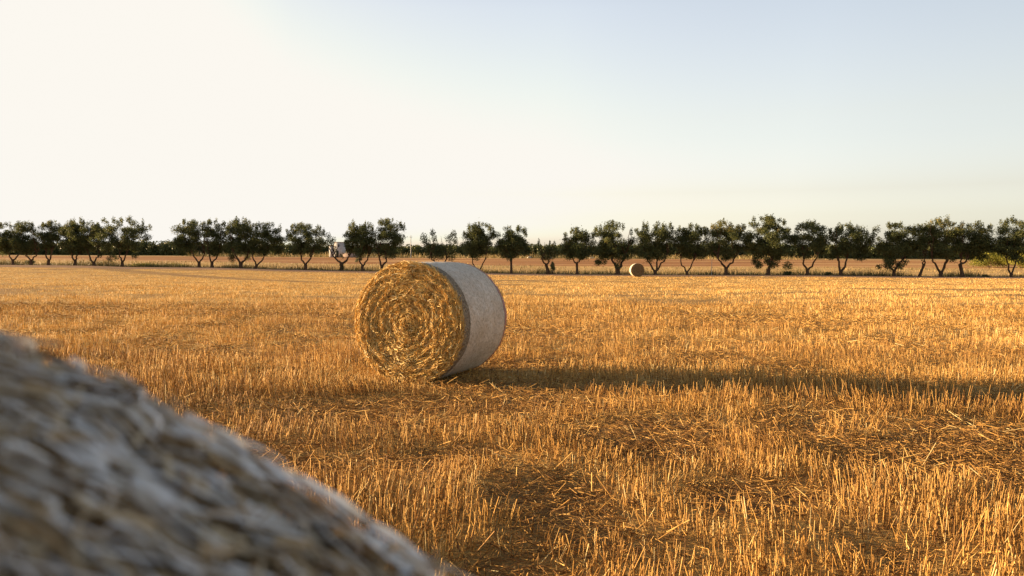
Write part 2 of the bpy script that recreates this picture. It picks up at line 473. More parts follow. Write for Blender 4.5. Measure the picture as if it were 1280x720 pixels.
# ------------------------------------------------------------------ ribbons (for bale straw)
def ribbons(P, S, w, t):
    """P (n,k,3) centre lines, S (n,k,3) side vectors, w (n,) or (n,k) widths"""
    n, k, _ = P.shape
    w = np.asarray(w); w = w[:, None] if w.ndim == 1 else w
    A = P - S * (w * .5)[..., None]; B = P + S * (w * .5)[..., None]
    V = np.stack([A, B], 2).reshape(n, 2 * k, 3)
    base = np.arange(n)[:, None] * 2 * k
    Fc = np.concatenate([np.stack([base[:, 0] + 2 * j, base[:, 0] + 2 * j + 1, base[:, 0] + 2 * j + 3, base[:, 0] + 2 * j + 2], 1) for j in range(k - 1)])
    return V.reshape(-1, 3), Fc, np.repeat(t, 2 * k)

def bale_r(th, y, R, seed, fine=1.0):
    """radius of the bale surface; th 0 = +x, pi/2 = up"""
    s = R * th
    return R + (fbm(s * 3.1, y * 3.1, seed) - .5) * 0.022 + (fbm(s * 14, y * 14, seed + 5) - .5) * (0.013 if fine <= 1 else 0.004) \
        - 0.014 * np.exp(-((np.sin(th) + 1) / 0.03) ** 2) + (fbm(s * 45, y * 45, seed + 8) - .5) * 0.006 * (fine > 1)

def lathe_part(name, mat, parent, R, ys, roff, seed, nth=200, fine=1.0):
    th = np.linspace(0, 2 * pi, nth + 1)[:-1]
    TH, Y = np.meshgrid(th, ys)
    # periodic noise: blend over the last slice
    r1 = bale_r(TH, Y, R, seed, fine); r2 = bale_r(TH - 2 * pi, Y, R, seed, fine)
    bl = sstep(5.5, 2 * pi, TH)
    r = r1 * (1 - bl) + r2 * bl + np.asarray(roff)[:, None]
    V = np.stack([r * np.cos(TH), Y, R + r * np.sin(TH)], -1).reshape(-1, 3)
    i = np.arange(len(ys) - 1)[:, None] * nth; j = np.arange(nth)[None, :]
    a = (i + j).ravel(); b = (i + (j + 1) % nth).ravel()
    Fc = np.stack([a, a + nth, b + nth, b], 1)
    return mesh_obj(name, V, Fc, mat, parent, np.full(len(V), .5), True)

def face_geo(rng, R, n, G, side=-1, y0=0.0):
    """straw end of a round bale in the local plane y=y0, facing side*y"""
    # relief: ridges wound in a spiral
    def relief(r, th):
        x = r * np.cos(th); z = r * np.sin(th)
        return 0.020 * (fbm(x * 5, z * 5, 61) - .5) * 2 + 0.014 * (fbm(x * 17, z * 17, 63) - .5) + 0.006 * np.sin(r * 62 + th * 1.0 + 16 * fbm(x * 3, z * 3, 8)) - .03 * (np.hypot(x + .03, z + .03) < .07) + 0.05 * sstep(.09, .04, np.hypot(x + .03, z + .03)) - 0.030 * sstep(R * .86, R, r) + 0.012
    nr, nt_ = 40, 120
    rr = np.linspace(0.0, 1, nr) * (R - .012); tt = np.linspace(0, 2 * pi, nt_ + 1)[:-1]
    RR, TT = np.meshgrid(rr, tt, indexing='ij')
    yy = y0 + side * (relief(RR, TT) - 0.012) * sstep(0, .05, RR)
    V = np.stack([RR * np.cos(TT), yy, R + RR * np.sin(TT)], -1).reshape(-1, 3)
    i = np.arange(nr - 1)[:, None] * nt_; j = np.arange(nt_)[None, :]
    a = (i + j).ravel(); b = (i + (j + 1) % nt_).ravel()
    core = (V, np.stack([a, b, b + nt_, a + nt_], 1))
    # strands
    r = np.sqrt(rng.random(n)) * (R - 0.004)
    th = rng.uniform(0, 2 * pi, n)
    L = rng.uniform(0.03, 0.16, n) * np.clip(r / R + .35, .4, 1)
    loose = rng.random(n) < 0.25
    tilt = np.where(loose, rng.uniform(-1.5, 1.5, n), rng.normal(0.06, 0.42, n))
    outl = np.where(rng.random(n) < 0.22, rng.uniform(0.0, 0.55, n), rng.normal(0, 0.08, n))
    k = 4
    P = np.zeros((n, k, 3)); 
    s = np.linspace(-.5, .5, k)
    lift = rng.uniform(0.0, 0.040, n)
    bend = rng.normal(0, 0.12, n)
    for j in range(k):
        dt = L * s[j]
        tang = dt * np.cos(tilt + bend * s[j] * 4); rad = dt * np.sin(tilt + bend * s[j] * 4)
        rj = np.clip(r + rad, 0.0, R + 0.012 * rng.random(n)); tj = th + tang / np.maximum(r, 0.06)
        P[:, j, 0] = rj * np.cos(tj); P[:, j, 2] = R + rj * np.sin(tj)
        P[:, j, 1] = y0 + side * (relief(rj, tj) + lift + outl * dt)
    T = unit(P[:, -1] - P[:, 0])
    q = rng.uniform(0, pi, n)
    nrm = np.array([0, side, 0.0]); s1 = unit(np.cross(T, nrm)); s2 = np.cross(s1, T)
    S = s1 * np.cos(q)[:, None] + s2 * np.sin(q)[:, None]
    w = rng.uniform(0.0025, 0.0075, n)
    t = np.clip(0.56 + 0.28 * rng.standard_normal(n), 0, 1)
    G.add(*ribbons(P, np.repeat(S[:, None], k, 1), w, t))
    return core

def rim_straw(rng, R, n, G, side=-1, y0=0.0):
    """frayed straw around the rim, where the net stops short of the end"""
    th = rng.uniform(0, 2 * pi, n)
    keep = np.sin(th) > -0.97
    th = th[keep]; n = len(th)
    L = rng.uniform(0.03, 0.13, n)
    a = rng.normal(0, 0.5, n)
    k = 4; s = np.linspace(0, 1, k)
    P = np.zeros((n, k, 3)); yb = rng.uniform(-0.03, 0.035, n); out = np.abs(rng.normal(0, 0.016, n)) + .002
    curl = rng.normal(0, .4, n)
    for j in range(k):
        tj = th + L * s[j] * np.cos(a + curl * s[j]) / R * np.sign(rng.random(1) - .5 + 1)
        rj = R - 0.004 - 0.02 * np.clip(.04 - yb, 0, .06) / .06 + out * s[j] ** 1.3
        P[:, j, 0] = rj * np.cos(tj); P[:, j, 2] = R + rj * np.sin(tj)
        P[:, j, 1] = y0 - side * (yb + L * s[j] * np.sin(a + curl * s[j]) * .6)
    P[:, :, 2] = np.maximum(P[:, :, 2], 0.004)
    T = unit(P[:, -1] - P[:, 0]); nr = np.stack([np.cos(th), 0 * th, np.sin(th)], 1)
    s1 = unit(np.cross(T, nr)); q = rng.uniform(0, pi, n); S = s1 * np.cos(q)[:, None] + np.cross(s1, T) * np.sin(q)[:, None]
    G.add(*ribbons(P, np.repeat(S[:, None], k, 1), rng.uniform(.0025, .006, n), np.clip(.58 + .2 * rng.standard_normal(n), 0, 1)))

def make_bale(label, group, loc, rz, seed, R=0.70, W=1.28, nstrand=20000, nth=200):
    rng = np.random.default_rng(seed)
    root = empty('round_straw_bale', loc, rz)
    tag(root, label, 'straw bale', group)
    ys = np.concatenate([[0.022, 0.045, 0.07], np.linspace(0.10, W - .10, 30), [W - .07, W - .045, W - .022]])
    ro = -0.004 + np.interp(ys, [0.02, .1, W - .1, W - .02], [-.016, 0, 0, -.016])
    lathe_part('straw_body', M_band, root, R, ys, ro, seed, nth)
    y2 = np.linspace(0.21, W - .075, 34)
    ro2 = np.full(34, 0.003); ro2[0] = -.003; ro2[-1] = 0.000
    lathe_part('net_wrap', M_net, root, R, y2, ro2, seed, nth)
    y3 = np.array([W - .074, W - .05, W - .03, W - .008]); 
    lathe_part('red_net_edge', M_red, root, R, y3, np.array([0.003, .004, .004, -.004]), seed, nth)
    for side, y0 in ((-1, 0.012), (1, W - 0.012)):
        G = Geo(); core = face_geo(rng, R, nstrand if side < 0 else nstrand // 5, G, side, y0)
        fc = core[1] if side < 0 else core[1][:, ::-1]
        o = mesh_obj('straw_end', core[0], fc, M_core, root, smooth=True)
        rim_straw(rng, R, nstrand // 11 if side < 0 else 60, G, side, y0)
        G.build('loose_straw_ends', M_face, o)
    return root

bz = float(tz(BALE['x'] + .2, BALE['y'] + .6))
main_bale = make_bale('large round straw bale in white net, golden spiral end lit, alone in mid field', 'round straw bales left on the stubble',
                      (BALE['x'], BALE['y'], bz - 0.012), radians(-22), 5)

def copy_tree(o, parent=None):
    c = o.copy(); COL.objects.link(c); c.parent = parent
    for ch in o.children: copy_tree(ch, c)
    return c
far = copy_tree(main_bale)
far['label'] = 'small distant round bale with shaded dull brown end, in front of the olive row'
fx, fy = (797 - 640) / F * 80.5, 80.5
fz = H - (347.0 - yh(797)) * 80.5 / F
far.location = (fx, fy, float(tz(fx, fy)) - .02)
def shade_ends(o):  # gives the bale's ends the straw colour darkened to stand for shade
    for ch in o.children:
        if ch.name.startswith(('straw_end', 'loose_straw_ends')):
            ch.material_slots[0].link = 'OBJECT'; ch.material_slots[0].material = M_shaded
        shade_ends(ch)
shade_ends(far)
far.rotation_euler = (0, 0, radians(-1))

# ---- the bale right beside the camera
FR, FW = 0.70, 1.25
fb = empty('round_straw_bale', (-0.417, 0.213, 0.0106), pi)   # local +y runs away behind the camera
tag(fb, 'huge out-of-focus bale under pale net filling the lower left corner', 'straw bale', 'round straw bales left on the stubble')
rng = np.random.default_rng(77)
ys = np.concatenate([[0.0, 0.004, 0.010, 0.02], np.arange(0.03, 0.7, 0.01), np.linspace(.72, FW, 20)])
ro = -0.005 + np.interp(ys, [0, .004, .01, .02, .04, FW - .05, FW], [-.022, -.008, -.003, -.001, 0, 0, -.04])
body = lathe_part('straw_body', M_core, fb, FR, ys, ro - .003, 31, 900, 1.01)
G = Geo(); core = face_geo(rng, FR - .03, 3000, G, -1, 0.012)
o = mesh_obj('straw_end', core[0], core[1], M_core, fb, smooth=True); G.build('loose_straw_ends', M_straw, o)
G = Geo(); core = face_geo(rng, FR - .03, 2500, G, 1, FW - 0.012)
o = mesh_obj('straw_end', core[0], core[1][:, ::-1], M_core, fb, smooth=True); G.build('loose_straw_ends', M_straw, o)
# straw visible through the net (local x is mirrored: world right side = local -x)
def surf(th, y, off):
    r = bale_r(th, y, FR, 31, 1.01) - 0.005 + off
    return np.stack([r * np.cos(th), y, FR + r * np.sin(th)], -1)
def laid(rng, n, th0, th1, y0, y1, l0, l1, w0, w1, off0, off1, G, spread=.5, tm=.5):
    th = rng.uniform(th0, th1, n); y = rng.uniform(y0, y1, n); L = rng.uniform(l0, l1, n); a = rng.normal(0, spread, n)
    k = 5; s = np.linspace(-.5, .5, k); P = np.zeros((n, k, 3)); off = rng.uniform(off0, off1, n); cu = rng.normal(0, .5, n)
    for j in range(k):
        yy = np.clip(y + L * s[j] * np.sin(a + cu * s[j]), 0.0, FW)
        P[:, j] = surf(th + L * s[j] * np.cos(a) / FR, yy, off)
    T = unit(P[:, -1] - P[:, 0]); nr = unit(P[:, 2] - np.stack([0 * y, y, 0 * y + FR], 1)); S = unit(np.cross(T, nr))
    q = rng.normal(0, .5, n); S = S * np.cos(q)[:, None] + nr * np.sin(q)[:, None]
    G.add(*ribbons(P, np.repeat(S[:, None], k, 1), rng.uniform(w0, w1, n), np.clip(tm + .25 * rng.standard_normal(n), 0, 1)))
G = Geo()
laid(rng, 26000, 0.9, 2.9, 0.0, 0.62, 0.01, 0.06, .0015, .004, 0.0, 0.004, G)
laid(rng, 22000, 0.9, 2.9, 0.0, 0.30, 0.003, 0.016, .0005, .0014, 0.004, 0.0080, G, .8, .70)
laid(rng, 14000, 0, 2 * pi, 0.0, FW, 0.03, 0.12, .003, .006, 0.0, 0.004, G)
# stray straws poking out of the net
n = 160
th = rng.uniform(1.1, 2.5, n); y = np.abs(rng.normal(0, .12, n)) + .002
P = np.zeros((n, 4, 3)); L = rng.uniform(.003, .009, n); a = rng.uniform(-1.2, 1.2, n); up = np.abs(rng.normal(0, .3, n))
for j, s in enumerate((0, .33, .66, 1)):
    P[:, j] = surf(th + L * s * np.cos(a) / FR, np.clip(y + L * s * np.sin(a), .001, 1), .004 + L * s * up * s)
T = unit(P[:, -1] - P[:, 0]); S = unit(np.cross(T, rng.normal(0, 1, (n, 3))))
G.add(*ribbons(P, np.repeat(S[:, None], 4, 1), rng.uniform(.0005, .0012, n), np.clip(rng.normal(.4, .2, n), 0, 1)))

G.build('straw_layer', M_under, body)
# net threads: long tapes round the bale, and zigzag cross threads
G = Geo()
def tapes(th0, th1, y0, y1, pitch, seg, w, off, seed, amp=.0012):
    nt_ = int((th1 - th0) * FR / seg) + 1
    th = np.linspace(th0, th1, nt_)
    yb = np.arange(y0, y1, pitch); n = len(yb)
    TH = np.repeat(th[None], n, 0)
    s = TH * FR
    Y = yb[:, None] + (vnoise(s * 28, yb[:, None] * 40 + seed, seed) - .5) * amp * 4 + (vnoise(s * 110, yb[:, None] * 300, seed + 3) - .5) * amp * 1.6
    Y = np.clip(Y, 0.001, FW)
    O = off + (vnoise(s * 60, Y * 60, seed + 9) - .3) * 0.004 - .009 * (vnoise(s * 85, Y * 260, 99) > .67) 
    P = surf(TH, Y, O)
    nr = unit(P - np.stack([0 * Y, Y, 0 * Y + FR], -1))
    T = unit(np.gradient(P, axis=1)); S = unit(np.cross(T, nr))
    q = (vnoise(s * 35, Y * 500, seed + 11) - .5) * 2.2
    S = S * np.cos(q)[..., None] + nr * np.sin(q)[..., None]
    ww = w * (0.3 + 1.25 * vnoise(s * 120, Y * 700, seed + 13))
    V, Fc, t = ribbons(P, S, ww, np.full(n, .5))
    t = np.clip(-.30 + 1.9 * np.repeat(fbm(s * 150, Y * 500, seed + 21, 2).ravel(), 2), 0, 1)
    G.add(V, Fc, t)
def zigzag(th0, th1, y0, y1, pitch, step, w, off, seed):
    rng = np.random.default_rng(seed)
    yb = np.arange(y0, y1 - pitch, pitch); m = int((th1 - th0) * FR / step)
    TH = (th0 + (np.arange(m)[None] + rng.uniform(-.25, .25, (len(yb), m))) * step / FR)
    P0y = yb[:, None] + np.where(np.arange(m) % 2, pitch, 0)[None] + rng.normal(0, pitch * .08, (len(yb), m))
    # keep some broken or covered
    a = surf(TH[:, :-1], np.clip(P0y[:, :-1], .001, FW), off); b = surf(TH[:, 1:], np.clip(P0y[:, 1:], .001, FW), off)
    mid = (a + b) / 2; cen = np.stack([0 * mid[..., 1], mid[..., 1], 0 * mid[..., 1] + FR], -1); nr = unit(mid - cen)
    mid = mid + nr * 0.0008
    P = np.stack([a, mid, b], 2).reshape(-1, 3, 3); nr = nr.reshape(-1, 3)
    keep = rng.random(len(P)) < .8
    P = P[keep]; nr = nr[keep]
    S = unit(np.cross(unit(P[:, 2] - P[:, 0]), nr))
    G.add(*ribbons(P, np.repeat(S[:, None], 3, 1), rng.uniform(.5, 1.3, len(P)) * w, np.clip(rng.normal(.5, .2, len(P)), 0, 1)))
tapes(1.0, 2.75, 0.001, 0.55, 0.0050, 0.0035, 0.0023, 0.0040, 1, .0016)
tapes(1.0, 2.75, 0.003, 0.55, 0.0083, 0.0035, 0.0018, 0.0052, 2, .0026)
zigzag(1.0, 2.75, 0.002, 0.55, 0.0104, 0.020, 0.0008, 0.0056, 3)
zigzag(1.0, 2.75, 0.006, 0.55, 0.0150, 0.028, 0.0009, 0.0062, 4)
tapes(2.75, 2 * pi + 1.0, 0.004, FW, 0.024, 0.03, 0.006, 0.0035, 5, .003)
tapes(2.75, 2 * pi + 1.0, 0.012, FW, 0.013, 0.03, 0.005, 0.0030, 6, .003)
zigzag(2.75, 2 * pi + 1.0, 0.002, FW, 0.024, 0.03, 0.003, 0.0045, 7)
tapes(1.0, 2.75, 0.55, FW, 0.024, 0.03, 0.006, 0.0035, 15, .003)
tapes(1.0, 2.75, 0.56, FW, 0.013, 0.03, 0.005, 0.0030, 16, .003)
zigzag(1.0, 2.75, .55, FW, 0.024, 0.03, 0.003, 0.0045, 17)
nw = G.build('net_wrap', M_thread, fb)

# ------------------------------------------------------------------ trees
def tube(G, pts, rad, k=7, t=.5):
    pts = np.asarray(pts, float); n = len(pts)
    T = unit(np.gradient(pts, axis=0))
    ref = np.array([0.3, 1, 0.1]); A = unit(np.cross(T, ref)); B = np.cross(T, A)
    a = np.linspace(0, 2 * pi, k + 1)[:-1]
    rr = np.asarray(rad)[:, None, None]
    V = pts[:, None] + (A[:, None] * np.cos(a)[None, :, None] + B[:, None] * np.sin(a)[None, :, None]) * rr
    i = np.arange(n - 1)[:, None] * k; j = np.arange(k)[None]
    p = (i + j).ravel(); q = (i + (j + 1) % k).ravel()
    G.add(V.reshape(-1, 3), np.stack([p, q, q + k, p + k], 1), t)

def leaves(rng, G, C, ls, lw, tint):
    n = len(C)
    d = unit(rng.normal(0, 1, (n, 3))); e = unit(np.cross(d, rng.normal(0, 1, (n, 3))))
    L = ls * rng.uniform(.6, 1.4, n)[:, None]; Wd = lw * rng.uniform(.6, 1.4, n)[:, None]
    V = np.stack([C - d * L * .5, C + e * Wd * .5, C + d * L * .5, C - e * Wd * .5], 1).reshape(-1, 3)
    i = np.arange(n) * 4
    G.add(V, np.stack([i, i + 1, i + 2, i + 3], 1), np.repeat(np.clip(tint, 0, 1), 4))

def curve(p0, p1, n, rng, wob, sag=0):
    t = np.linspace(0, 1, n)[:, None]
    P = p0 * (1 - t) + p1 * t
    w = rng.normal(0, 1, (n, 3)) * wob; w[0] = 0; w[-1] = 0
    P = P + w * np.sin(t * pi)
    P[:, 2] += (np.sin(t * pi) * sag)[:, 0]
    return P

def olive(px, y, base_z, cl, cr, top, bot, limbs, fork, seed, dens=1.0, gold=0.0, tr=0.20, tufts=None, cut=None, sk=0.0, skirt=0.0):
    """metres relative to the base: cl/cr crown left/right, top/bot heights; limbs = x offsets of the limb tips"""
    rng = np.random.default_rng(seed)
    x = y * (px - 640) / F
    root = empty('olive_tree', (x, y, base_z - 0.05))
    G = Geo(); forkp = np.array([fork[0], 0, fork[1]])
    tube(G, curve(np.array([0, 0, 0.]), forkp, 5, rng, .02), np.array([1.45, 1.1, .95, .92, 1.05]) * tr, 8)
    GL = Geo()
    hw = (cr - cl) / 2; cx = (cl + cr) / 2; hh = (top - bot) / 2; cz = (top + bot) / 2
    tips = []
    for lx in limbs:
        tip = np.array([lx, rng.uniform(-.8, .8), bot + hh * 0.45])
        P = curve(forkp - np.array([0, 0, .08]), tip, 7, rng, .09, -0.10)
        P[:, 0] += np.sin(np.linspace(0, pi, 7)) * np.sign(lx - fork[0]) * .12
        tube(G, P, np.linspace(.62, .30, 7) * tr, 6); tips.append(tip)
        for b in range(5):
            e = np.array([lx + rng.uniform(-1, 1) * hw * .55, rng.uniform(-1, 1) * hw * .6, rng.uniform(cz - hh * .4, cz + hh * .75)])
            e[0] = np.clip(e[0], cl + .3, cr - .3)
            s0 = P[rng.integers(4, 7)]
            tube(G, curve(s0, e, 5, rng, .1), np.linspace(.30, .07, 5) * tr, 5)
    G.build('trunk', M_bark, root)
    # clumps
    clumps = []
    if tufts is None:
        hw *= 1.17
        ncl = int(16 + 14 * hw * dens)
        for _ in range(ncl):
            for _try in range(20):
                a = rng.uniform(-1, 1, 3)
                if np.linalg.norm(a) < 1 and np.linalg.norm(a) > .25: break
            r = rng.uniform(.28, .74) * min(1, hw / 2.0) + .1
            zz = a[2]
            # rounded top, wide middle
            p = np.array([cx + a[0] * (hw - r * .75), a[1] * (hw - r * .6), cz + zz * (hh - r * .7)])
            p[0] += sk * (zz) + rng.normal(0, .12); p[2] += rng.normal(0, .12)
            clumps.append((p, r * np.array([1, 1, rng.uniform(.65, .95)])))
        for _ in range(int(9 * dens) + 5):         # sprouting tops make an uneven outline
            a = rng.uniform(-.8, .8)
            p = np.array([cx + a * hw, rng.uniform(-.5, .5) * hw, cz + hh * math.sqrt(max(0, 1 - a * a)) * .86 + rng.uniform(-.25, .2)])
            clumps.append((p, np.array([rng.uniform(.14, .34), .28, rng.uniform(.3, .62)])))
        for _ in range(int(5 * skirt)):
            p = np.array([cx + rng.uniform(-.8, .8) * hw, rng.uniform(-.6, .6) * hw, bot + rng.uniform(-.3, .35)])
            clumps.append((p, np.array([.5, .5, .5]) * rng.uniform(.7, 1.2)))
    else:
        for (tx, tzz, rx, rz_) in tufts:
            rx *= 1.22; rz_ *= 1.18
            clumps.append((np.array([tx, rng.uniform(-.3, .3), tzz]), np.array([rx, rx, rz_])))
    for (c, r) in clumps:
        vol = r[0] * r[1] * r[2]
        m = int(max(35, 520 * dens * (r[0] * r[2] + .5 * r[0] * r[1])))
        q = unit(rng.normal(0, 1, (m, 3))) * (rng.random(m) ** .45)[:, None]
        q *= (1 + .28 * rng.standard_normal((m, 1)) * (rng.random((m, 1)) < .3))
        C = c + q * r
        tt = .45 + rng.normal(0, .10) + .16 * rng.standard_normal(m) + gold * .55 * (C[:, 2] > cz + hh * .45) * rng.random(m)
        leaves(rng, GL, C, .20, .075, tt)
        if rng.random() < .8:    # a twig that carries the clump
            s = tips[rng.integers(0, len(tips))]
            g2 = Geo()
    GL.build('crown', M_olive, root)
    return root

# px of trunk, py of base, crown left px, right px, top py, limb tips px, options, label
T = []
def t(*a, **k): T.append((a, k))
t(16, 331, -14, 22, 278, [5, 26], 'V-forked olive tree cut by the left edge of the photo')
t(39, 331, 17, 49, 277, [32, 45], 'second olive from the left edge, dense crown, small shrub at its foot')
t(61, 331, 48, 75, 275, [55, 68], 'third olive from the left edge, knobbly top and short stout trunk')
t(94, 332, 72, 101, 277, [88, 100], 'fourth olive from the left edge, slender, between two broader crowns')
t(118, 332, 84, 126, 274, [106, 123], 'fifth olive from left, wide V trunk leaning left, airy crown', fork=(-.1, .5))
t(153, 334.3, 118, 184, 271.5, [146, 160], 'broad tall olive ending the left-hand group, just before the wide gap', skirt=1.0, dens=1.0)
t(249, 334.2, 216, 254, 275, [238, 254], 'first olive right of the wide gap, crown leaning left with wispy edge', sk=.2)
t(265, 334.4, 251, 283, 273, [261, 274], 'second olive right of the wide gap, narrow pointed crown')
t(301, 335.2, 281, 322, 273, [289, 311], 'third olive right of the wide gap, crown full of sky holes above a squat trunk', skirt=.6, tr=.26)
t(319, 335.6, 312, 354, 278.5, [318, 333], 'round-domed olive with trunk curving right, before the gap left of the lone tree', fork=(.2, .5))
t(382, 337.5, 357, 407, 279, [374, 390], 'lone olive with full crown standing between two gaps, left of the white house', tr=.22)
t(427, 338, 407, 446, 288, [414, 437], 'thin half-bare olive with open V trunk in front of the white house', fork=(0, 1.05), tr=.26, tufts='sparseA')
t(453, 338, 430, 470, 276, [450, 462], 'olive just right of the half-bare one, crown merging into its taller neighbour')
t(477.5, 339.2, 467, 506, 271.5, [474, 483], 'tallest peaked olive of the centre-left, directly left of the big bale', tr=.23)
t(549, 340.2, 528, 572, 285, [538, 562], 'olive behind the big bale, round dark lower crown with wispy tufts above', tufts='roundB')
t(598, 341.2, 577, 620, 278, [589, 608], 'olive with two crossing stems, right behind the big bale end', fork=(0, .25), tr=.16)
t(639, 342, 621, 662, 282, [637, 645], 'olive on one straight slim trunk between two gaps, right of the big bale', fork=(0, 2.1), tr=.15)
t(686, 343, 669, 699, 294, [678, 687], 'smallest scraggly olive with leaning trunk and bare twigs on top', tufts='scrag', fork=(-.35, 1.2), tr=.20)
t(721.5, 343, 701, 743, 285, [714, 728], 'olive with straight trunk between the scraggly small tree and the distant bale', fork=(-.05, 1.5), tr=.16)
t(772, 343.5, 741, 792, 277.5, [764, 781], 'olive just left of the distant bale, thick trunk under a low skirt of leaves', skirt=1.0, tr=.30)
t(819, 343.7, 789, 846, 278, [806, 821, 832], 'three-stemmed olive just right of the distant bale', fork=(0, .5))
t(858.5, 343.7, 844, 886, 279, [852, 868], 'olive with a tall narrow V trunk, second right of the distant bale', fork=(0, .4), tr=.16)
t(907.5, 343.8, 880, 931, 275, [893, 921], 'olive with yellowish crown top and low wide Y trunk', fork=(0, .9), gold=1.0, tr=.22)
t(960, 344, 929, 991, 269, [962, 970], 'tallest and densest olive right of centre, ragged peak, leafy down to its foot', skirt=1.6, tr=.24, dens=1.2)
t(1009, 344.2, 989, 1036, 276, [1001, 1022], 'olive with wide U-shaped limbs between two low dark shrubs', fork=(0, .7))
t(1051, 344.6, 1032, 1089, 279, [1047, 1062], 'olive leaning right with a long open crown, left of the distant pole', fork=(0, .4), tr=.24, sk=.3)
t(1117.6, 345.4, 1093, 1138, 276.6, [1108, 1128], 'olive right of the distant pole, leafy wedge down to a short trunk', skirt=1.3, tr=.2)
t(1149, 346, 1135, 1162, 280, [1152, 1158], 'slim olive on a right-leaning stem, squeezed left of a taller golden-topped tree', fork=(.5, 1.4), tr=.15)
t(1176, 346, 1153, 1202, 271.5, [1162, 1184, 1190], 'tall olive with golden top left and widely forked trunk', gold=.8, fork=(0, .5), tr=.22)
t(1203.5, 346, 1194, 1245, 277, [1201, 1209], 'olive on a single bent trunk, second from the right edge', fork=(-.35, 1.5), tr=.2)
t(1264, 346.3, 1239, 1292, 272, [1253, 1274], 'deep V-trunked olive cut by the right edge, before the yellow-green bushes', fork=(0, .35), tr=.18)

for i, (a, k) in enumerate(T):
    px, py, L, R_, top, limbs, label = a
    u = (px - 640) / F; y = float(row_depth(u)); s = y / F
    bz_ = float(tz(u * y, y))
    rel = lambda p: (p - px) * s
    kw = dict(fork=(0.0, .75), tr=.20, seed=500 + i)
    kw.update(k)
    Hh = (py - top) * s
    tf = kw.get('tufts')
    if tf == 'sparseA':
        kw['tufts'] = [(rel(411), 4.3, .35, .55), (rel(414), 3.5, .4, .5), (rel(417), 4.0, .3, .4), (rel(418), 2.9, .25, .4), (rel(434), 3.7, .35, .5), (rel(439), 4.3, .5, .5), (rel(437), 3.0, .45, .5), (rel(443), 3.6, .5, .6), (rel(427), 1.9, .25, .3), (rel(421), 2.3, .2, .3), (rel(427), .6, .28, .35), (rel(428), .4, .3, .3)]
    elif tf == 'roundB':
        kw['tufts'] = [(rel(545), 2.7, 1.1, .95), (rel(540), 2.4, .7, .7), (rel(552), 2.5, .7, .8), (rel(549), 3.1, .9, .6), (rel(530), 4.4, .45, .6), (rel(533), 3.6, .5, .6), (rel(541), 5.0, .35, .5), (rel(543), 4.2, .35, .6), (rel(561), 4.3, .45, .5), (rel(567), 4.8, .4, .5), (rel(569), 4.0, .35, .5), (rel(563), 3.3, .35, .5), (rel(565), 2.2, .5, .8), (rel(537), 3.1, .5, .6)]
    elif tf == 'scrag':
        kw['tufts'] = [(rel(673), 3.9, .15, .5), (rel(675), 3.2, .3, .45), (rel(677), 2.6, .45, .4), (rel(683), 3.0, .55, .55), (rel(688), 3.0, .6, .5), (rel(684), 2.2, .6, .5), (rel(692), 2.4, .5, .5), (rel(687), 3.8, .12, .4), (rel(693), 3.6, .15, .45), (rel(680), 2.0, .4, .3)]
    fk = kw.pop('fork'); 
    o = olive(px, y, bz_, rel(L), rel(R_), Hh, 1.40, [rel(q) for q in limbs], fk, **kw)
    tag(o, label, 'olive tree', 'row of olive trees along the far edge of the field')

# ------------------------------------------------------------------ shrubs
def shrub(px, y, w, h, label, mat, seed, name='shrub', dens=1.0, ls=.16, lift=0.0, group='low shrubs beyond the stubble'):
    rng = np.random.default_rng(seed)
    x, yy, z = at(px, y)
    root = empty(name, (x, yy, z - .03)); tag(root, label, 'shrub', group)
    G = Geo()
    for _ in range(6):
        tube(G, curve(np.array([rng.uniform(-.05, .05), rng.uniform(-.05, .05), 0]), np.array([rng.uniform(-.35, .35) * w, rng.uniform(-.3, .3) * w, lift + h * rng.uniform(.5, .8)]), 4, rng, .03), np.linspace(.03, .01, 4), 4)
    G.build('stems', M_bark, root)
    G = Geo(); n = 9 + int(3 * w)
    for _ in range(n):
        a = rng.uniform(-1, 1); r = np.array([.25 * w * rng.uniform(.5, 1.1), .25 * w, .30 * h * rng.uniform(.6, 1.2)])
        c = np.array([a * .36 * w, rng.uniform(-.3, .3) * w, lift + h * rng.uniform(.25, .72) * (1 - .35 * a * a)])
        m = int(max(60, 420 * dens * r[0] * r[2] / (ls / .16) ** 2) )
        q = unit(rng.normal(0, 1, (m, 3))) * (rng.random(m) ** .5)[:, None]
        C = c + q * r; C[:, 2] = np.maximum(C[:, 2], .03)
        leaves(rng, G, C, ls, ls * .45, .5 + rng.normal(0, .12) + .2 * rng.standard_normal(m))
    G.build('foliage', mat, root)
    return root
shrub(38, 112, 1.3, .75, 'small dark shrub at the foot of the second olive from left', M_scrub, 1)
shrub(691, 94.5, .8, 1.35, 'upright brown oval cut branch leaning against the scraggly small olive', M_scrub, 2, lift=.35)  # a cut branch, modelled in shrub form
shrub(984, 90.5, 1.0, .6, 'low dark shrub right of the densest tall olive', M_scrub, 3)
shrub(1035, 90, .8, .55, 'low dark shrub left of the right-leaning olive', M_scrub, 4)
shrub(1232, 87, .7, .35, 'tiny dark tuft before the yellow-green bushes, near the right edge', M_scrub, 5)
shrub(449, 150, 1.7, 1.4, 'square dark bush on the brown field right of the white house', M_scrub, 6)
shrub(1236, 128, 6.4, 2.9, 'broad yellow-green bush left of the last olive trunk', M_ybush, 7, ls=.24, dens=1.2)
shrub(1275, 122, 5.0, 3.2, 'yellow-green bush seen through the forked trunk at the right edge', M_ybush, 8, ls=.24, dens=1.2)
shrub(215, 108, 3.6, .55, 'long low greenish bush on the verge in the wide gap', M_ybush, 9, ls=.16)
shrub(180, 107, 4.2, .6, 'long low greenish bush beside the broad olive of the left group', M_ybush, 10, ls=.16)

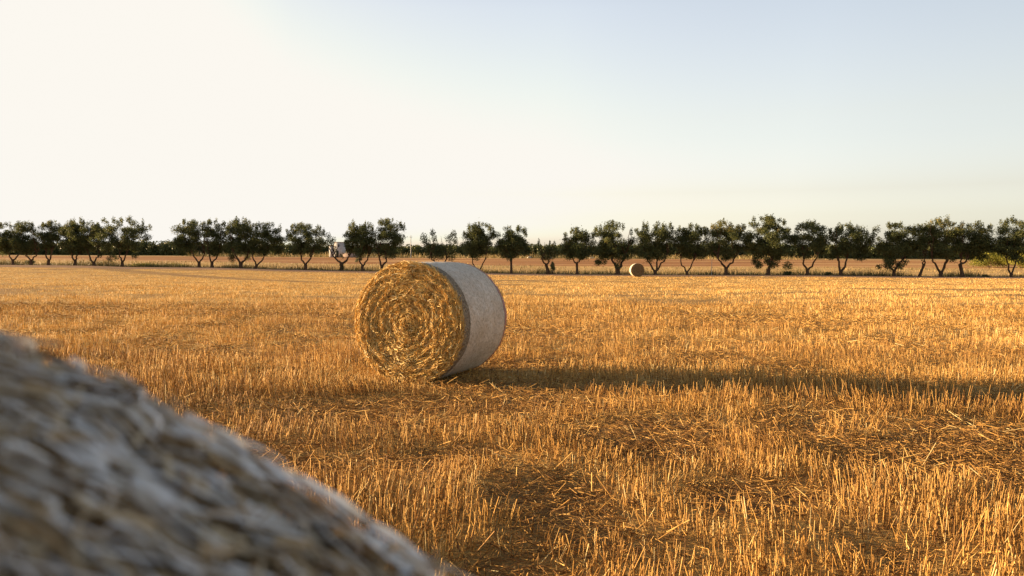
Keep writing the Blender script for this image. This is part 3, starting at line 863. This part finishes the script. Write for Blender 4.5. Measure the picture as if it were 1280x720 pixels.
# weeds and dry grass along the tree row
rng = np.random.default_rng(9)
def weeds(n, w0, w1, h0, h1, wid, G, tm=.55, gate=.45):
    x = rng.uniform(-95, 80, n); w = rng.uniform(w0, w1, n); y = y_of(x, w)
    m = fbm(x * .25, y * .8, 71); k = m > gate; x, y, m = x[k], y[k], m[k]; n = len(x)
    h = rng.uniform(h0, h1, n) * (.5 + 1.5 * (m - gate) / .3); a = rng.uniform(0, 2 * pi, n)
    z = tz(x, y) - .02; b = np.stack([x, y, z], 1)
    tp = b + np.stack([rng.normal(0, .25, n) * h, rng.normal(0, .25, n) * h, h], 1)
    o = np.stack([np.cos(a), np.sin(a), 0 * a], 1) * wid
    V = np.stack([b - o, b + o, tp + o * .25, tp - o * .25], 1).reshape(-1, 3); i = np.arange(n) * 4
    tt = tm + .2 * rng.standard_normal(n) - (fbm(x * .12, y * .3, 72) > .52) * .4
    G.add(V, np.stack([i, i + 1, i + 2, i + 3], 1), np.repeat(np.clip(tt, 0, 1), 4))
G = Geo()
weeds(26000, 96.2, 99.5, .15, .45, .02, G, .45, .38)
weeds(18000, 99, 132, .08, .22, .03, G, .8, .45)
weeds(12000, 208, 224, .2, .7, .06, G, .8, .35)
tag(G.build('dry_grass', M_weed), 'dry grass and weeds along the verge below the olive trees', 'grass', kind='stuff')

# ------------------------------------------------------------------ distant scrub woodland (one mass)
G = Geo(); rng = np.random.default_rng(33)
x = -260.0
while x < 260:
    w = 222 + rng.uniform(0, 16); y = float(y_of(x, w)); z = float(tz(x, y))
    px = 640 + F * x / y
    hh = np.interp(px, [0, 190, 340, 420, 505, 525, 640, 900, 1080, 1280], [4.3, 4.3, 3.6, 3.2, 3.3, 3.3, 3.5, 4.0, 3.6, 4.2]) * rng.uniform(.95, 1.3)
    for kk in range(8):
        r = np.array([rng.uniform(.9, 1.9), rng.uniform(.9, 1.7), hh * rng.uniform(.28, .42)])
        c = np.array([x + rng.uniform(-1.2, 1.2), y + rng.uniform(-1, 1), z + (rng.uniform(.32, .62) if kk < 5 else .15) * hh])
        q = unit(rng.normal(0, 1, (105, 3))) * (rng.random(105) ** .4)[:, None]; C = c + q * r
        C[:, 2] = np.maximum(C[:, 2], z + .1)
        leaves(rng, G, C, .62, .36, .45 + rng.normal(0, .16) + .15 * rng.standard_normal(105))
    x += rng.uniform(.45, 1.0)
tag(G.build('distant_scrub_wood', M_scrub), 'distant band of dark scrub and low trees behind the brown field', 'woodland', kind='stuff')

# ------------------------------------------------------------------ house, wall, poles, stones
def box(G, x0, x1, y0, y1, z0, z1, bev=0.0):
    V = [(x, y, z) for z in (z0, z1) for (x, y) in ((x0, y0), (x1, y0), (x1, y1), (x0, y1))]
    G.add(V, [(0, 3, 2, 1), (4, 5, 6, 7), (0, 1, 5, 4), (1, 2, 6, 5), (2, 3, 7, 6), (3, 0, 4, 7)])
hx, hy, hz = at(419, 213)
house = empty('farmhouse', (hx, hy, hz - .3)); tag(house, 'small flat-roofed white farmhouse glimpsed behind the half-bare olive', 'house')
G = Geo(); box(G, -.3, 2.0, 0, 4, 0, 4.4); box(G, -1.75, -.3, .3, 4, 0, 3.5); G.build('wall', M_white, house)
G = Geo(); box(G, -.38, 2.08, -.08, 4.08, 4.4, 4.58); box(G, -1.83, -.38, .22, 4.05, 3.5, 3.65); G.build('roof', M_plaster, house)
G = Geo(); box(G, .75, 1.15, -.03, .05, 3.2, 3.9); G.build('window', M_dark, house)
G = Geo(); box(G, .2, .95, -.03, .05, .3, 2.2); G.build('door', M_dark, house)
wx, wy, wz = at(439, 212)
gw = Geo(); box(gw, -2.3, 2.6, 0, .3, -.4, 1.15); box(gw, -2.36, 2.66, -.05, .35, 1.15, 1.25); box(gw, -2.5, -2.3, -.08, .38, -.4, 1.4)
o = gw.build('garden_wall', M_plaster); o.location = (wx, wy, wz)
tag(o, 'low pinkish plastered garden wall right of the white farmhouse', 'wall')
def pole(px, y, h, r, label, arm=True):
    x, yy, z = at(px, y)
    root = empty('utility_pole' if arm else 'marker_post', (x, yy, z - .1)); tag(root, label, 'pole' if arm else 'post')
    G = Geo(); tube(G, [(0, 0, 0), (0, 0, h * .5), (.01, 0, h + .1), (.01, 0, h + .11)], [r, r * .85, r * .65, .002], 8); G.build('shaft', M_pole, root)
    if arm:
        G = Geo(); box(G, -.4, .4, -.04, .04, h - .45, h - .38); G.build('crossarm', M_pole, root)
        for sx in (-.34, 0.3):
            G = Geo(); tube(G, [(sx, 0, h - .38), (sx, 0, h - .3), (sx, 0, h - .2), (sx, 0, h - .19)], [.03, .045, .03, .002], 6); G.build('insulator', M_insul, root)
pole(513.5, 211, 6.1, .13, 'tall pale pole against the sky, left above the big bale')
pole(1075, 205, 4.4, .13, 'short pale pole seen through the gap right of the right-leaning olive')
pole(889.5, 91.5, 2.1, .035, 'thin pale post left of the yellowish-topped olive', False)
def stone(px, y, s, label, seed):
    rng = np.random.default_rng(seed); x, yy, z = at(px, y)
    n = 14; th = np.linspace(0, 2 * pi, n + 1)[:-1]; ph = np.linspace(0, pi, 9)
    TH, PH = np.meshgrid(th, ph); r = 1 + .35 * (vnoise(TH * 2.2, PH * 2.5, seed) - .5) + .2 * (vnoise(TH * 5, PH * 5, seed + 1) - .5)
    r[0] = r[0].mean(); r[-1] = r[-1].mean(); r[:, -1] = r[:, 0] * .5 + r[:, -1] * .5
    V = np.stack([s[0] * r * np.sin(PH) * np.cos(TH), s[1] * r * np.sin(PH) * np.sin(TH), s[2] * (.7 + r * np.cos(PH))], -1).reshape(-1, 3)
    i = np.arange(8)[:, None] * n; j = np.arange(n)[None]; a = (i + j).ravel(); b = (i + (j + 1) % n).ravel()
    o = mesh_obj('field_stone', V, np.stack([a, a + n, b + n, b], 1), M_stone); o.location = (x, yy, z - .1)
    tag(o, label, 'stone', 'pale stones at the field margin')
stone(661.5, 208, (.62, .5, .38), 'pale boulder left of the scraggly small olive, at the wood edge', 3)
stone(688, 209, (.45, .4, .25), 'small pale stone seen behind the scraggly small olive', 4)
stone(739, 208, (.95, .6, .30), 'wide low pale boulder left of the distant bale, at the wood edge', 5)

# ------------------------------------------------------------------ sky and sun
EXPO = 1.78
HZ0 = (.68, .72, .88)
HZS = [(.035, (.62, .63, .76)), (.06, (.51, .49, .55)), (.09, (.44, .395, .41)), (.18, (.432, .375, .350)), (.31, (.415, .367, .348)), (.55, (.22, .20, .19))]
world = bpy.data.worlds.new('World'); scene.world = world; world.use_nodes = True
nt = world.node_tree; nt.nodes.clear()
wo = nt.nodes.new('ShaderNodeOutputWorld'); bg = nt.nodes.new('ShaderNodeBackground')
sky = nt.nodes.new('ShaderNodeTexSky'); sky.sky_type = 'NISHITA'; sky.sun_disc = False
sky.sun_elevation = radians(SUN_EL); sky.sun_rotation = math.atan2(SUN_AZ[0], SUN_AZ[1])
sky.air_density = 1.0; sky.dust_density = 3.0; sky.ozone_density = 1.0; sky.altitude = 50
hs = nt.nodes.new('ShaderNodeHueSaturation'); hs.inputs['Saturation'].default_value = 0.75
nt.links.new(sky.outputs[0], hs.inputs['Color'])
tc = nt.nodes.new('ShaderNodeTexCoord'); sx = nt.nodes.new('ShaderNodeSeparateXYZ'); nt.links.new(tc.outputs['Generated'], sx.inputs[0])
# hazy summer air: the low sky is brighter than clear air would be, the zenith is not
hz_ = nt.nodes.new('ShaderNodeValToRGB'); nt.links.new(sx.outputs['Z'], hz_.inputs[0])
e = hz_.color_ramp.elements; e[0].position = 0.0; e[0].color = (HZ0[0], HZ0[1], HZ0[2], 1); e[1].position = 0.9; e[1].color = (.17, .17, .17, 1)
for pp, cc in HZS:
    q_ = e.new(pp); q_.color = (*cc, 1)
vm = nt.nodes.new('ShaderNodeVectorMath'); vm.operation = 'MULTIPLY'; nt.links.new(hs.outputs[0], vm.inputs[0]); nt.links.new(hz_.outputs[0], vm.inputs[1])
dt = nt.nodes.new('ShaderNodeVectorMath'); dt.operation = 'DOT_PRODUCT'; nt.links.new(tc.outputs['Generated'], dt.inputs[0])
dt.inputs[1].default_value = (SUN_AZ[0] * cos(radians(SUN_EL)), SUN_AZ[1] * cos(radians(SUN_EL)), sin(radians(SUN_EL)))
mr = nt.nodes.new('ShaderNodeMapRange'); mr.inputs['From Min'].default_value = -1; nt.links.new(dt.outputs['Value'], mr.inputs['Value'])
az = nt.nodes.new('ShaderNodeValToRGB'); nt.links.new(mr.outputs[0], az.inputs[0]); e2 = az.color_ramp.elements
e2[0].color = (.6, .6, .6, 1); e2[1].color = (1, 1, 1, 1)
for pp, cc in [(.325, .80), (.45, .96), (.6, 1.0), (.75, .86), (.845, .92)]:
    q_ = e2.new(pp); q_.color = (cc, cc, cc, 1)
vm2 = nt.nodes.new('ShaderNodeVectorMath'); vm2.operation = 'MULTIPLY'; nt.links.new(vm.outputs[0], vm2.inputs[0]); nt.links.new(az.outputs[0], vm2.inputs[1])
vs = nt.nodes.new('ShaderNodeVectorMath'); vs.operation = 'SCALE'; vs.inputs['Scale'].default_value = 3.0 * 2 ** (1.35 - EXPO); nt.links.new(vm2.outputs[0], vs.inputs[0])
sp = nt.nodes.new('ShaderNodeSeparateXYZ'); nt.links.new(vs.outputs[0], sp.inputs[0]); cb = nt.nodes.new('ShaderNodeCombineXYZ')
for i_, cap in enumerate((.972, .935, .87)):      # the glow near the sun saturates to a cream haze
    mn = nt.nodes.new('ShaderNodeMath'); mn.operation = 'SMOOTH_MIN'; mn.inputs[1].default_value = cap / 2 ** EXPO / 0.15; mn.inputs[2].default_value = .15
    nt.links.new(sp.outputs[i_], mn.inputs[0]); nt.links.new(mn.outputs[0], cb.inputs[i_])
nt.links.new(cb.outputs[0], bg.inputs[0]); bg.inputs[1].default_value = 0.15
nt.links.new(bg.outputs[0], wo.inputs[0])

sl = bpy.data.lights.new('sun', 'SUN'); sl.energy = 5.0; sl.angle = radians(0.53); sl.color = (1.0, 0.70, 0.385)
so = bpy.data.objects.new('sun', sl); COL.objects.link(so)
sd = Vector((SUN_AZ[0] * cos(radians(SUN_EL)), SUN_AZ[1] * cos(radians(SUN_EL)), sin(radians(SUN_EL))))
so.rotation_euler = sd.to_track_quat('Z', 'Y').to_euler(); so.location = (-30, 5, 12)

# ------------------------------------------------------------------ camera
cd = bpy.data.cameras.new('camera'); co = bpy.data.objects.new('camera', cd); COL.objects.link(co)
cd.sensor_width = 36; cd.lens = F / 1280 * 36; cd.clip_start = 0.01; cd.clip_end = 6000
p = math.atan(30 / F); ro_ = math.atan(4 / 1280.0)
f = Vector((0, cos(p), -sin(p))); r0 = Vector((1, 0, 0)); u0 = r0.cross(f)
r = (r0 * cos(ro_) + u0 * sin(ro_)).normalized(); up_ = r.cross(f)
co.matrix_world = Matrix(((r.x, up_.x, -f.x, 0), (r.y, up_.y, -f.y, 0), (r.z, up_.z, -f.z, H), (0, 0, 0, 1)))
cd.dof.use_dof = True; cd.dof.focus_distance = 9.0; cd.dof.aperture_fstop = 9.5
scene.camera = co

scene.view_settings.view_transform = 'Standard'; scene.view_settings.look = 'None'
scene.view_settings.gamma = 1; scene.view_settings.use_curve_mapping = False
scene.view_settings.exposure = EXPO
scene.cycles.max_bounces = 6; scene.cycles.diffuse_bounces = 3; scene.cycles.transmission_bounces = 3
scene.cycles.use_denoising = True
